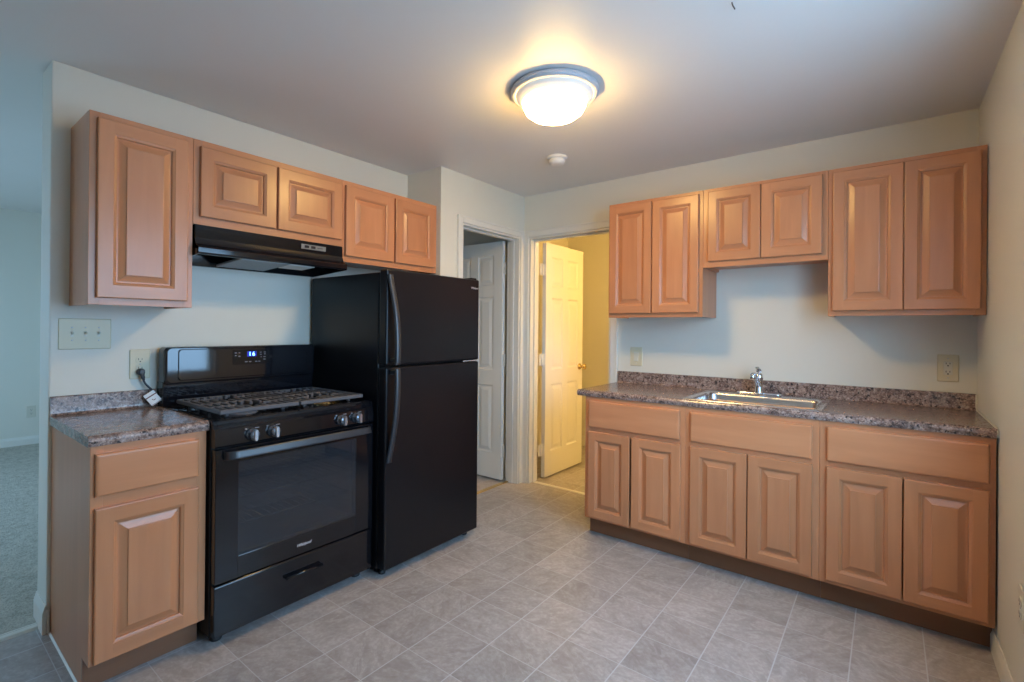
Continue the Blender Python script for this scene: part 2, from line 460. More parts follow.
# ------------------------------------------------------------------ setting
b = BM(); box(b, -2.6, 2.0, -5.1, 1.62, -0.10, 0.0)
struct('floor', b, VINYL, 'beige stone-look vinyl tile floor of the kitchen', 'floor')
b = BM(); box(b, -5.7, -1.365, -5.0, -1.5, 0.0, 0.012)
struct('floor_carpet', b, CARPET, 'pale carpet of the living room past the end of the stove wall', 'carpet')
b = BM(); prism(b, [(-1.385, 0.0), (-1.335, 0.0), (-1.345, 0.009), (-1.375, 0.013)], 'y', -5.0, WE)
struct('trim_carpet_edge', b, TRIM, 'pale strip where the carpet meets the vinyl floor', 'trim')

b = BM(); box(b, -1.455, 2.0, -5.1, 0.12, H, 2.62)
struct('ceiling', b, CEIL, 'plain off-white kitchen ceiling', 'ceiling')
b = BM(); box(b, -5.82, -1.455, -5.1, -1.4, 2.50, 2.62)
struct('ceiling_living', b, CEIL, 'pale ceiling of the living room beyond the stove wall', 'ceiling')
b = BM(); box(b, -1.5, 1.2, 0.12, 1.62, H, 2.62)
struct('ceiling_bathroom', b, CEIL, 'ceiling of the warmly lit room behind the right doorway', 'ceiling')
b = BM(); box(b, -2.6, -1.455, -0.993, 0.12, H, 2.62)
struct('ceiling_closet', b, CEIL, 'dark ceiling seen through the left doorway', 'ceiling')

b = BM()
box(b, -2.6, D2[0], 0, WT, 0, H); box(b, D2[1], XR+.12, 0, WT, 0, H); box(b, D2[0], D2[1], 0, WT, DH, H)
struct('wall_back', b, WALL, 'cream wall behind the sink with the right doorway', 'wall')
b = BM()
box(b, XJ-WT, XJ, YJ+.12, D1[0], 0, H); box(b, XJ-WT, XJ, D1[1], 0, 0, H); box(b, XJ-WT, XJ, D1[0], D1[1], DH, H)
struct('wall_doorway', b, WALL, 'short cream wall with the left doorway beside the refrigerator', 'wall')
b = BM(); box(b, -2.6, XJ, YJ, YJ+.12, 0, H)
struct('wall_alcove', b, WALL, 'narrow cream return wall at the right side of the refrigerator', 'wall')
b = BM(); box(b, -1.455, XL, WE, YJ, 0, H, bev=0.006)
struct('wall_left', b, WALL, 'cream wall behind the range and refrigerator with a free left end', 'wall')
DY = (-2.85, -1.16)
DZ = (0.78, 2.12)
b = BM()
box(b, XR, XR+.12, -5.0, DY[0], 0, H); box(b, XR, XR+.12, DY[1], 0, 0, H); box(b, XR, XR+.12, DY[0], DY[1], DZ[1], H); box(b, XR, XR+.12, DY[0], DY[1], 0, DZ[0])
struct('wall_right', b, WALL, 'cream wall at the right end of the sink counter', 'wall')
LW = (-4.4, -2.6, 0.80, 2.05)
b = BM()
box(b, -5.82, LW[0], -5.1, -5.0, 0, 2.5); box(b, LW[1], 2.0, -5.1, -5.0, 0, 2.5)
box(b, LW[0], LW[1], -5.1, -5.0, 0, LW[2]); box(b, LW[0], LW[1], -5.1, -5.0, LW[3], 2.5)
struct('wall_front', b, WALL, 'cream wall behind the photographer', 'wall')
b = BM(); box(b, -5.82, -5.70, -5.0, -1.4, 0, 2.5)
struct('wall_living_far', b, WALL, 'far wall of the living room seen past the stove wall', 'wall')
b = BM(); box(b, -5.70, -1.455, -1.5, -1.4, 0, 2.5)
struct('wall_living_side', b, WALL, 'side wall of the living room', 'wall')
b = BM(); box(b, -1.5, -1.38, WT, 1.62, 0, H)
struct('wall_bathroom_left', b, WALL, 'bright pale wall behind the open right door', 'wall')
b = BM(); box(b, -1.38, 1.1, 1.5, 1.62, 0, H)
struct('wall_bathroom_back', b, WALL, 'golden lit wall at the back of the room through the right doorway', 'wall')
b = BM(); box(b, 1.1, 1.2, WT, 1.62, 0, H)
struct('wall_bathroom_right', b, WALL, 'right wall of the room through the right doorway', 'wall')
b = BM(); box(b, -2.6, -2.5, YJ+.12, 0, 0, H)
struct('wall_closet_far', b, WALL, 'far wall of the dark room through the left doorway', 'wall')

# baseboards
def baseboard(name, p0, p1, out, label, h=0.085, t=0.013):
    """run from p0 to p1 along a wall, standing out along out"""
    p0, p1, o = Vector(p0 + (0,)), Vector(p1 + (0,)), Vector(out + (0,))
    prof = [(0, 0), (t, 0), (t, h*.72), (t*.75, h*.82), (t*.55, h*.90), (t*.3, h), (0, h)]
    b = BM()
    loft(b, [[p + o*a + Vector((0, 0, c)) for a, c in prof] for p in (p0, p1)])
    return struct(name, b, TRIM, label, 'baseboard')
baseboard('baseboard_right', (XR, -0.545), (XR, -5.0), (-1, 0), 'cream baseboard on the right wall below the outlet')
baseboard('baseboard_living', (-5.70, -5.0), (-5.70, -1.5), (1, 0), 'white baseboard on the far living room wall', 0.10)
baseboard('baseboard_wall_end', (-1.447, WE), (XL+.010, WE), (0, -1), 'white baseboard across the free end of the stove wall', 0.12)
b2 = BM(); box(b2, XL, XL+.010, WE+.001, -2.945, 0, 0.10, bev=.003)
struct('baseboard_left', b2, TRIM, 'short cream baseboard return left of the small base cabinet', 'baseboard')
baseboard('baseboard_bathroom', (-1.38, 1.5), (1.1, 1.5), (0, -1), 'baseboard on the golden wall through the right doorway', 0.11)
b = BM(); prism(b, [(-2.950, 0), (-2.941, 0), (-2.944, .006)], 'x', XL+.01, -0.735)
struct('trim_floor_bead', b, TRIM, 'thin pale bead on the floor along the small base cabinet', 'trim')

# doorway casings and jambs
def casing(name, M, w, label, cw=0.062, t=0.015):
    """opening of width w in local x, front face y=0 facing -y, jamb goes to +y"""
    b = BM()
    def strip(x0, x1, z0, z1, inner):
        box(b, x0, x1, -t, 0, z0, z1, bev=0.004)
    strip(-cw, -0.004, 0, DH+cw, 1); strip(w+.004, w+cw, 0, DH+cw, 1); strip(-.004, w+.004, DH+.004, DH+cw, 1)
    # raised outer bead
    box(b, -cw, -cw+.014, -t-.005, -t+.003, 0, DH+cw, bev=.003); box(b, w+cw-.014, w+cw, -t-.005, -t+.003, 0, DH+cw, bev=.003)
    box(b, -cw+.014, w+cw-.014, -t-.005, -t+.003, DH+cw-.014, DH+cw, bev=.003)
    # jamb boards
    box(b, -.004, .012, -.002, WT+.002, 0, DH+.004); box(b, w-.012, w+.004, -.002, WT+.002, 0, DH+.004); box(b, .012, w-.012, -.002, WT+.002, DH-.010, DH+.004)
    # stop
    box(b, .012, .024, .045, .080, 0, DH-.010, bev=.002); box(b, w-.024, w-.012, .045, .080, 0, DH-.010, bev=.002); box(b, .024, w-.024, .045, .080, DH-.022, DH-.010, bev=.002)
    b.transform(M)
    return struct(name, b, TRIM, label, 'door casing')
casing('trim_right_doorway', Matrix.Translation((D2[0], 0, 0)), D2[1]-D2[0], 'white painted casing around the right doorway')
casing('trim_left_doorway', Matrix.Translation((XJ, D1[0], 0)) @ Matrix.Rotation(R(90), 4, 'Z'), D1[1]-D1[0], 'white painted casing around the left doorway', cw=0.056)

# six panel doors
def six_panel(name, label, w, h, loc, rz, knob):
    """leaf: hinge edge at local x=0, runs to +x, face at y=0 facing -y, other face y=.035"""
    b = BM(); T = 0.035
    st, ms = 0.105, 0.095
    if w < .7: st, ms = 0.095, 0.085
    zs = [(0.215, 0.80), (0.93, 1.56), (1.66, h-.115)]
    xs = [(st, (w-ms)/2), ((w+ms)/2, w-st)]
    # solid core slightly inside, then stiles and rails in front and behind
    box(b, .001, w-.001, .009, T-.009, .001, h-.001)
    for y0, y1 in ((0, .010), (T-.010, T)):
        for x0, x1 in ((0, st), (xs[0][1], xs[1][0]), (w-st, w)): box(b, x0, x1, y0, y1, 0, h)
        rails = [(0, zs[0][0]), (zs[0][1], zs[1][0]), (zs[1][1], zs[2][0]), (zs[2][1], h)]
        for x0, x1 in xs:
            for z0, z1 in rails: box(b, x0, x1, y0, y1, z0, z1)
    for s in (0, 1):
        for x0, x1 in xs:
            for z0, z1 in zs:
                L = []
                for off, d in ((0, .0), (.010, .0075), (.020, .0085), (.046, .0030), (.048, .0025)):
                    y = d if s == 0 else T-d
                    L.append([(x0+off, y, z0+off), (x1-off, y, z0+off), (x1-off, y, z1-off), (x0+off, y, z1-off)])
                loft(b, L, cap0=False)
    d = tag(obj(name, b, DOORP), label, 'door', kind='structure')
    d.location = loc; d.rotation_euler = (0, 0, R(rz))
    for z in (0.24, 1.02, 1.80):
        hb = BM()
        hg = .066 if knob else .026
        box(hb, -hg, .002, .020, .0235, z-.050, z+.050, bev=.001)
        tube(hb, [(-hg*.5, .016, z-.051), (-hg*.5, .016, z+.051)], .007, 10)
        obj('hinge', hb, TRIM, d)
    if knob:
        kb = BM()
        for s in (-1, 1):
            Mk = Matrix.Translation((w-.06, 0 if s < 0 else T, .93)) @ Matrix.Rotation(R(90*(1 if s < 0 else -1)), 4, 'X')
            lathe(kb, [(0, 0), (.030, 0), (.030, .006), (.012, .010), (.011, .030), (.020, .036), (.028, .050), (.026, .064), (.015, .071), (0, .072)], Mk, 24)
        obj('door_knob', kb, BRASS, d)
    return d
six_panel('door_1', 'white six-panel door standing open in the left doorway', 0.63, 2.032, (XJ-WT-.028, D1[1]-.012, 0.012), 180, False)
six_panel('door_2', 'white six-panel door with brass knob standing open in the right doorway', 0.655, 2.036, (D2[0]+.044, WT+.070, 0.012), 90, True)

# threshold strips
b = BM(); prism(b, [(XJ-.125, 0), (XJ-.085, 0), (XJ-.092, .006), (XJ-.118, .006)], 'y', D1[0]+.013, D1[1]-.013)
struct('trim_left_threshold', b, BRASS, 'thin brass strip across the floor of the left doorway', 'threshold')
b = BM(); prism(b, [(.05, 0), (.09, 0), (.083, .005), (.057, .005)], 'x', D2[0]+.013, D2[1]-.013)
struct('trim_right_threshold', b, TRIM, 'thin pale strip across the floor of the right doorway', 'threshold')

# unseen kitchen window in the right wall and the living room window: where the daylight comes in
def glazed(name, M, w, z0, z1, label, mull):
    b = BM(); f = 0.055
    box(b, 0, f, 0, .06, z0, z1); box(b, w-f, w, 0, .06, z0, z1); box(b, f, w-f, 0, .06, z0, z0+f); box(b, f, w-f, 0, .06, z1-f, z1)
    for k in mull: box(b, w*k-.03, w*k+.03, 0, .06, z0+f, z1-f)
    b.transform(M)
    o = struct(name, b, TRIM, label, 'window')
    g = BM(); box(g, f, w-f, .027, .033, z0+f, z1-f); g.transform(M)
    obj('glass', g, GLASS, o)
    return o
glazed('window_1', Matrix.Translation((XR+.03, DY[1], 0)) @ Matrix.Rotation(R(-90), 4, 'Z'), DY[1]-DY[0], DZ[0], DZ[1], 'wide kitchen window in the right wall, outside the picture', (0.5,))
glazed('window_2', Matrix.Translation((LW[0], -5.09, 0)), LW[1]-LW[0], LW[2], LW[3], 'living room window behind the photographer', (0.5,))

# ------------------------------------------------------------------ cabinets
def raised_door(x0, x1, z0, z1, y):
    """raised panel door lying on the face frame at depth y, front towards -y"""
    b = BM(); fr = 0.052
    if min(x1-x0, z1-z0) < .30: fr = 0.048
    def rect(o, d): return [(x0+o, y-d, z0+o), (x1-o, y-d, z0+o), (x1-o, y-d, z1-o), (x0+o, y-d, z1-o)]
    def ring(o0, d0, o1, d1):
        A, B = rect(o0, d0), rect(o1, d1)
        for k in range(4):
            f = b.faces.new([b.verts.new(p) for p in (A[k], A[(k+1) % 4], B[(k+1) % 4], B[k])])
            f.material_index = 1 if k in (0, 2) else 0
    ring(0, 0, 0, .0155); ring(0, .0155, .0015, .018); ring(.0015, .018, .004, .019)
    def quad(a0, a1, c0, c1, d, mi):
        f = b.faces.new([b.verts.new(p) for p in ((a0, y-d, c0), (a1, y-d, c0), (a1, y-d, c1), (a0, y-d, c1))]); f.material_index = mi
    e = .004
    quad(x0+e, x0+fr, z0+e, z1-e, .019, 0); quad(x1-fr, x1-e, z0+e, z1-e, .019, 0)
    quad(x0+fr, x1-fr, z0+e, z0+fr, .019, 1); quad(x0+fr, x1-fr, z1-fr, z1-e, .019, 1)
    g = fr
    P = [(g, .019), (g+.003, .0165), (g+.007, .0150), (g+.011, .0125), (g+.0125, .0050), (g+.018, .0050), (g+.023, .0065), (g+.0425, .0142), (g+.0430, .0185), (g+.046, .019)]
    for (o0, d0), (o1, d1) in zip(P, P[1:]): ring(o0, d0, o1, d1)
    o = g+.046
    quad(x0+o, x1-o, z0+o, z1-o, .019, 0)
    quad(x0, x1, z0, z1, 0, 0)
    return b

def drawer_front(x0, x1, z0, z1, y):
    b = BM()
    L = [[(x0+o, y-d, z0+o), (x1-o, y-d, z0+o), (x1-o, y-d, z1-o), (x0+o, y-d, z1-o)] for o, d in ((0, 0), (0, .013), (.002, .0165), (.006, .0185), (.010, .019))]
    loft(b, L)
    return b

def cabinet(name, label, cat, w, h, d, loc, rz, doors, drawers, group, base=False, cx=None):
    """local: x along the front, front faces -y at y=-d, back y=0, base z=0"""
    t = thing(name, label, cat, loc, rz, group)
    z0 = 0.114 if base else 0.0
    s = .014
    for x0, x1 in ((0, s), (w-s, w)):
        b = BM()
        pr = [(-.001, h), (-d+.019, h), (-d+.019, z0)] + ([(-d+.0885, z0), (-d+.0885, 0.001)] if base else []) + [(-.001, 0.001 if base else z0)]
        prism(b, pr, 'x', x0, x1)
        obj('side_panel', b, WOODV, t)
    b = BM()
    lift = 0.0 if base else .018
    box(b, s, w-s, -d+.019, -.001, z0+lift, z0+lift+.012); box(b, s, w-s, -d+.019, -.001, h-.012, h)
    box(b, s, w-s, -.008, -.001, z0+lift+.012, h-.012)
    obj('case', b, WOODH, t)
    b = BM(); fs = .036
    box(b, 0, fs, -d, -d+.019, z0, h, 0, .001, 1); box(b, w-fs, w, -d, -d+.019, z0, h, 0, .001, 1)
    box(b, fs, w-fs, -d, -d+.019, z0, z0+fs, 1); box(b, fs, w-fs, -d, -d+.019, h-fs, h, 1)
    if drawers: box(b, fs, w-fs, -d, -d+.019, doors[0][3]-.014, drawers[0][2]+.014, 1)
    if len(doors) == 2 and not base: m = (doors[0][1]+doors[1][0])/2; box(b, m-.018, m+.018, -d, -d+.019, z0+fs, h-fs, 0)
    obj('face_frame', b, [WOODV, WOODH], t)
    for q in doors: obj('door', raised_door(*q, -d), [WOODV, WOODH], t)
    for q in drawers: obj('drawer_front', drawer_front(*q, -d), WOODH, t)
    if base:
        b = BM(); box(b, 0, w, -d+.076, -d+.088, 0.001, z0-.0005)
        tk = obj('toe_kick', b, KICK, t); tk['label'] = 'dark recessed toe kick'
    return t

UG, BG = 'maple upper cabinets', 'maple base cabinets'
zt = 2.146
# uppers over the sink counter
X = [0.0, 0.616, 1.245, 1.838]
cabinet('upper_cabinet', 'tall two-door maple upper cabinet beside the right doorway', 'cabinet', X[1]-X[0]-.001, zt-1.38, .304, (X[0], 0, 1.38), 0,
        [(.012, .300, .027, .744), (.307, .592, .027, .744)], [], UG)
cabinet('upper_cabinet', 'short two-door maple upper cabinet over the sink', 'cabinet', X[2]-X[1]-.001, zt-1.676, .304, (X[1], 0, 1.676), 0,
        [(.030, .311, .034, .450), (.315, .602, .034, .450)], [], UG)
cabinet('upper_cabinet', 'tall two-door maple upper cabinet in the corner of the right wall', 'cabinet', X[3]-X[2], zt-1.38, .304, (X[2], 0, 1.38), 0,
        [(.020, .303, .027, .744), (.306, .574, .027, .744)], [], UG)
# uppers on the stove wall: local x runs along world +y
Y = [-2.892, -2.522, -1.747, -0.996]
cabinet('upper_cabinet', 'tall single-door maple upper cabinet above the light switches', 'cabinet', Y[1]-Y[0]-.001, zt-1.38, .304, (XL, Y[0], 1.38), 90,
        [(.024, .346, .028, .742)], [], UG)
cabinet('upper_cabinet', 'short two-door maple upper cabinet above the black range hood', 'cabinet', Y[2]-Y[1]-.001, zt-1.761, .304, (XL, Y[1], 1.761), 90,
        [(.025, .378, .036, .354), (.388, .762, .036, .354)], [], UG)
cabinet('upper_cabinet', 'short two-door maple upper cabinet above the black refrigerator', 'cabinet', Y[3]-Y[2]-.001, zt-1.676, .304, (XL, Y[2], 1.676), 90,
        [(.014, .364, .035, .442), (.379, .724, .035, .442)], [], UG)
# base cabinets
BX = [-0.004, 0.615, 1.242, 1.835]
cabinet('base_cabinet', 'maple base cabinet beside the right doorway', 'cabinet', BX[1]-BX[0]-.001, .876, .61, (BX[0], 0, 0), 0,
        [(.028, .300, .128, .660), (.312, .597, .128, .660)], [(.027, .591, .688, .850)], BG, True)
cabinet('base_cabinet', 'maple base cabinet under the stainless sink', 'cabinet', BX[2]-BX[1]-.001, .876, .61, (BX[1], 0, 0), 0,
        [(.031, .314, .128, .662), (.319, .598, .128, .662)], [(.031, .597, .688, .848)], BG, True)
cabinet('base_cabinet', 'maple base cabinet against the right wall', 'cabinet', BX[3]-BX[2], .876, .61, (BX[2], 0, 0), 0,
        [(.028, .303, .134, .664), (.308, .572, .134, .664)], [(.029, .572, .692, .852)], BG, True)
cabinet('base_cabinet', 'narrow maple base cabinet left of the black range', 'cabinet', .369, .876, .61, (XL, -2.943, 0), 90,
        [(.012, .338, .122, .660)], [(.012, .338, .702, .850)], BG, True)

# ------------------------------------------------------------------ countertops
def arc(cx, cz, r, a0, a1, n=6):
    return [(cx+r*math.cos(R(a0+(a1-a0)*k/n)), cz+r*math.sin(R(a0+(a1-a0)*k/n))) for k in range(n+1)]
ZT, ZB, BS = .914, .877, .995
def top_profile(dep):
    p = [(-.001, ZB), (-.001, BS-.004), (-.004, BS)]
    p += arc(-.014, BS-.006, .006, 90, 180, 3)
    p += [(-.020, .930)] + arc(-.036, .930, .016, 0, -90, 4)
    p += [(-dep+.045, ZT)] + [(-dep+.03, ZT+.0015), (-dep+.02, ZT+.0015)] + arc(-dep+.018, ZT-.0165, .018, 90, 200, 7)
    p += [(-dep+.006, ZB+.001), (-dep+.03, ZB), (-dep+.034, ZB)]
    return p
def front_profile(dep, y1):
    p = [(y1, ZB), (y1, ZT), (-dep+.045, ZT), (-dep+.03, ZT+.0015), (-dep+.02, ZT+.0015)] + arc(-dep+.018, ZT-.0165, .018, 90, 200, 7)
    return p + [(-dep+.006, ZB+.001), (-dep+.03, ZB), (-dep+.034, ZB)]
def back_profile(y0):
    p = [(-.001, ZB), (-.001, BS-.004), (-.004, BS)] + arc(-.014, BS-.006, .006, 90, 180, 3)
    return p + [(-.020, .930)] + arc(-.036, .930, .016, 0, -90, 4) + [(y0, ZT), (y0, ZB)]
SX0, SX1, SY0, SY1 = 0.590, 1.246, -0.598, -0.078      # sink rim
t = thing('countertop', 'long speckled brown laminate countertop with backsplash holding the sink', 'countertop', (0, 0, 0), 0, 'speckled laminate countertops')
b = BM()
prism(b, top_profile(.624), 'x', -.058, SX0+.02); prism(b, top_profile(.624), 'x', SX1-.02, XR-.004)
prism(b, front_profile(.624, SY0+.02), 'x', SX0+.02, SX1-.02); prism(b, back_profile(SY1-.02), 'x', SX0+.02, SX1-.02)
obj('laminate_top', b, LAM, t)
b = BM(); tube(b, [(XR-.004, -.022, BS-.002), (XR-.004, -.022, .93), (XR-.004, -.030, .917), (XR-.004, -.60, .9155), (XR-.003, -.622, .905), (XR-.003, -.624, .88)], .0042, 8)
q = obj('caulk_bead', b, CAULK, t); q['label'] = 'cream caulk bead along the right wall'
t = thing('countertop', 'short speckled brown laminate countertop with backsplash left of the range', 'countertop', (XL, -2.948, 0), 90, 'speckled laminate countertops')
b = BM(); prism(b, top_profile(.627), 'x', -.004, .379)
obj('laminate_top', b, LAM, t)

# ------------------------------------------------------------------ sink and faucet
t = thing('kitchen_sink', 'single-bowl stainless steel sink set into the long countertop', 'sink', ((SX0+SX1)/2, (SY0+SY1)/2, ZT), 0)
sw, sd = (SX1-SX0)/2, (SY1-SY0)/2
def rr3(hx0, hx1, hy0, hy1, r, z): return [(x, y, z) for x, y in rrect(hx0, hx1, hy0, hy1, r, 5)]
b = BM()
bx0, bx1, by0, by1 = -sw+.032, sw-.032, -sd+.030, sd-.105
loops = [rr3(-sw, sw, -sd, sd, .022, .0008), rr3(-sw+.002, sw-.002, -sd+.002, sd-.002, .021, .0055), rr3(-sw+.010, sw-.010, -sd+.010, sd-.010, .018, .0070),
         rr3(bx0-.006, bx1+.006, by0-.006, by1+.006, .058, .0050), rr3(bx0, bx1, by0, by1, .055, .001), rr3(bx0+.004, bx1-.004, by0+.004, by1-.004, .052, -.012),
         rr3(bx0+.022, bx1-.022, by0+.022, by1-.022, .045, -.135), rr3(bx0+.034, bx1-.034, by0+.034, by1-.034, .04, -.152), rr3(bx0+.06, bx1-.06, by0+.06, by1-.06, .03, -.158)]
loft(b, loops, smooth=True, cap0=False)
obj('basin', b, STEEL, t)
b = BM()
lathe(b, [(0, .001), (.018, .001), (.020, .003), (.040, .004), (.043, .001)], Matrix.Translation(((bx0+bx1)/2, (by0+by1)/2, -.1575)), 24)
obj('drain_strainer', b, CHROME, t)

FX, FY = 0.893, -0.138
t = thing('faucet', 'chrome single-lever faucet at the back of the stainless sink', 'faucet', (FX, FY, ZT+.0065), 0)
b = BM()
pl = lambda s, z: [(x*s, y*s, z) for x, y in rrect(-.122, .122, -.027, .027, .026, 6)]
loft(b, [pl(1, 0), pl(1, .006), pl(.975, .011), pl(.85, .0135)], smooth=True)
obj('base_plate', b, CHROME, t)
b = BM(); lathe(b, [(.026, .010), (.026, .018), (.022, .026), (.021, .085), (.0235, .096), (.0235, .112), (.020, .122), (.010, .128), (0, .129)], None, 28)
obj('body', b, CHROME, t)
b = BM()
tube(b, curve([(0, -.012, .050), (0, -.055, .082), (0, -.105, .116), (0, -.150, .132), (0, -.168, .128)], 6), .0125, 14, flat=.85)
sp = obj('spout', b, CHROME, t)
b = BM(); lathe(b, [(0, 0), (.0125, 0), (.014, .004), (.014, .020), (.0125, .024), (0, .024)], Matrix.Translation((0, -.170, .104)), 18)
obj('aerator', b, CHROME, sp)
b = BM()
tube(b, curve([(0, .006, .120), (.001, -.004, .142), (.003, -.034, .156), (.004, -.070, .162)], 5), [.017]*2+[.016]*3+[.013]*5+[.011]*6, 14, flat=.55)
obj('lever', b, CHROME, t)

# ------------------------------------------------------------------ gas range (local x along the front, front at -y)
RY, RW = -2.566, 0.772
t = thing('gas_range', 'freestanding black gas range between the narrow base cabinet and refrigerator', 'range', (XL, RY, 0), 90)
fd = -.630                                   # front of the body
b = BM()
for x0, x1 in ((0, .006), (RW-.006, RW)): box(b, x0, x1, fd, -.030, .040, .890, bev=.002)
box(b, .006, RW-.006, -.045, -.032, .045, .890); box(b, .006, RW-.006, fd, -.045, .045, .060)
box(b, .006, .090, fd, fd+.02, .060, .880); box(b, RW-.090, RW-.006, fd, fd+.02, .060, .880)
box(b, .090, RW-.090, fd, fd+.02, .060, .330); box(b, .090, RW-.090, fd, fd+.02, .770, .880)
obj('body', b, BLKM, t)
b = BM()
cx0, cx1, cz0, cz1 = .090, RW-.090, .330, .770
for x0, x1, y0, y1, z0, z1 in ((cx0, cx1, -.120, -.110, cz0, cz1), (cx0-.006, cx0, fd+.02, -.11, cz0, cz1), (cx1, cx1+.006, fd+.02, -.11, cz0, cz1), (cx0, cx1, fd+.02, -.12, cz0-.006, cz0), (cx0, cx1, fd+.02, -.12, cz1, cz1+.006)):
    box(b, x0, x1, y0, y1, z0, z1)
q = obj('oven_cavity', b, GREYE, t); q['label'] = 'grey enamelled oven interior'
for z in (.455, .565, .655):
    b = BM(); r = .0035
    for y in (fd+.035, -.150): tube(b, [(cx0+.004, y, z), (cx1-.004, y, z)], r, 6)
    for x in (cx0+.006, cx1-.006): tube(b, [(x, fd+.035, z), (x, -.15, z)], r, 6)
    n = 16
    for k in range(1, n): x = cx0+(cx1-cx0)*k/n; tube(b, [(x, fd+.035, z), (x, -.15, z)], .0022, 5)
    q = obj('oven_rack', b, CHROME, t); q['label'] = 'wire oven rack seen through the oven window'
# cooktop
b = BM()
prof = [(-.085, .885), (-.085, .905), (-.100, .918), (-.118, .918), (-.130, .914), (-.600, .914), (-.612, .917), (-.640, .917), (-.652, .912), (-.657, .902), (-.655, .885)]
prism(b, prof, 'x', .012, RW-.012)
for x0, x1 in ((0, .016), (RW-.016, RW)): prism(b, [(-.085, .885), (-.085, .918), (-.640, .918), (-.652, .912), (-.657, .902), (-.655, .885)], 'x', x0, x1)
obj('cooktop', b, BLK, t)
# burners
for x, y, s in ((.175, -.235, .034), (.175, -.500, .040), (RW-.175, -.235, .030), (RW-.175, -.500, .044)):
    b = BM(); M = Matrix.Translation((x, y, .914))
    lathe(b, [(s+.028, 0), (s+.026, .004), (s+.010, .006), (s+.006, .016), (s, .020), (s-.002, .018)], M, 28, 0)
    lathe(b, [(s+.004, .0195), (s+.005, .024), (s, .028), (0, .029)], M, 28, 1)
    obj('burner', b, [BRASS if s > .042 else GREYE, IRON], t)
# grates
def grate(x0, x1):
    b = BM(); y0, y1, z0, z1 = -.628, -.150, .934, .952
    w = .013
    def bar(a0, a1, c0, c1): box(b, a0, a1, c0, c1, z0, z1, bev=.003, seg=1)
    bar(x0, x1, y0, y0+w); bar(x0, x1, y1-w, y1); bar(x0, x0+w, y0+w, y1-w); bar(x1-w, x1, y0+w, y1-w)
    ym = (y0+y1)/2; bar(x0+w, x1-w, ym-.007, ym+.007)
    for cyb in (-.235, -.500):
        lo, hi = (ym+.007, y1-w) if cyb > ym else (y0+w, ym-.007)
        cxb = (x0+x1)/2
        n = 10
        for k in range(1, n):
            x = x0+(x1-x0)*k/n
            g = max(0.0, .066 - abs(x-cxb)*.5) if abs(x-cxb) < .13 else 0
            if g > 0: bar(x-.0075, x+.0075, lo, cyb-g); bar(x-.0075, x+.0075, cyb+g, hi)
            else: bar(x-.0075, x+.0075, lo, hi)
        bar(x0+w, cxb-.062, cyb-.006, cyb+.006); bar(cxb+.062, x1-w, cyb-.006, cyb+.006)
    for x in (x0+.05, x1-.05):
        for y in (y0+.06, ym, y1-.01): box(b, x-.008, x+.008, y-.008, y+.008, .915, z0+.004, bev=.002, seg=1)
    return b
for x0, x1 in ((.036, RW/2-.004), (RW/2+.004, RW-.036)): obj('grate', grate(x0, x1), IRON, t)
# control panel under the cooktop edge
b = BM(); prism(b, [(fd, .885), (fd-.028, .885), (fd-.036, .878), (fd-.040, .815), (fd-.034, .808), (fd, .808)], 'x', .002, RW-.002)
cp = obj('control_panel', b, BLK, t)
for x in (.147, .238, .577, .664):
    for x0, x1 in ((x-.030, x-.022), (x+.012, x+.030)):
        b = BM(); box(b, x0, x1, fd-.0405, fd-.036, .868, .8715)
        obj('marking', b, PRINT, cp)
for x in (.147, .238, .577, .664):
    b = BM(); M = Matrix.Translation((x, fd-.037, .845)) @ Matrix.Rotation(R(90), 4, 'X')
    lathe(b, [(0, 0), (.026, 0), (.027, .004), (.024, .010), (.022, .012), (.021, .030), (.019, .034), (0, .035)], M, 28)
    k = obj('knob', b, KNOBM, t)
    b = BM()
    loft(b, [[(x+px*s, fd-.037-d, .845+pz*s2) for px, pz in rrect(-.0085, .0085, -.024, .024, .008, 4)] for d, s, s2 in ((.012, 1.1, 1.0), (.040, 1.0, 1.0), (.045, .7, .93))], smooth=False)
    q = obj('knob_grip', b, NICKEL, k); q['label'] = 'silvery knob grip'
# oven door
b = BM(); dz0, dz1, dy0, dy1 = .262, .800, fd-.040, fd-.004
wx0, wx1, wz0, wz1 = .094, .664, .352, .738
box(b, .004, wx0, dy0, dy1, dz0, dz1, bev=.003); box(b, wx1, RW-.004, dy0, dy1, dz0, dz1, bev=.003)
box(b, wx0-.001, wx1+.001, dy0, dy1, dz0, wz0, bev=.003); box(b, wx0-.001, wx1+.001, dy0, dy1, wz1, dz1, bev=.003)
od = obj('oven_door', b, BLK, t)
b = BM(); box(b, wx0-.002, wx1+.002, dy0+.001, dy0+.006, wz0-.002, wz1+.002)
q = obj('oven_window', b, OVENG, od); q['label'] = 'dark see-through oven window'
b = BM()
hp = curve([(.034, dy0-.004, .775), (.050, dy0-.034, .778), (.12, dy0-.047, .780), (RW/2, dy0-.056, .782), (RW-.12, dy0-.047, .780), (RW-.050, dy0-.034, .778), (RW-.034, dy0-.004, .775)], 6)
hl = []
for pnt in hp:
    c, sn = math.cos(R(14)), math.sin(R(14))
    hl.append([(pnt.x, pnt.y + v*c*.55 + w*sn, pnt.z + w*c - v*sn*.55) for v, w in rrect(-.015, .015, -.0165, .0165, .007, 3)])
loft(b, hl, smooth=False)
obj('handle', b, HANDM, od)
text('lettering', 'Whirlpool', .0185, LOGOM, od, FRONT(.386, dy0-.0004, .303), shear=.4, spacing=.92, bold=.00015)
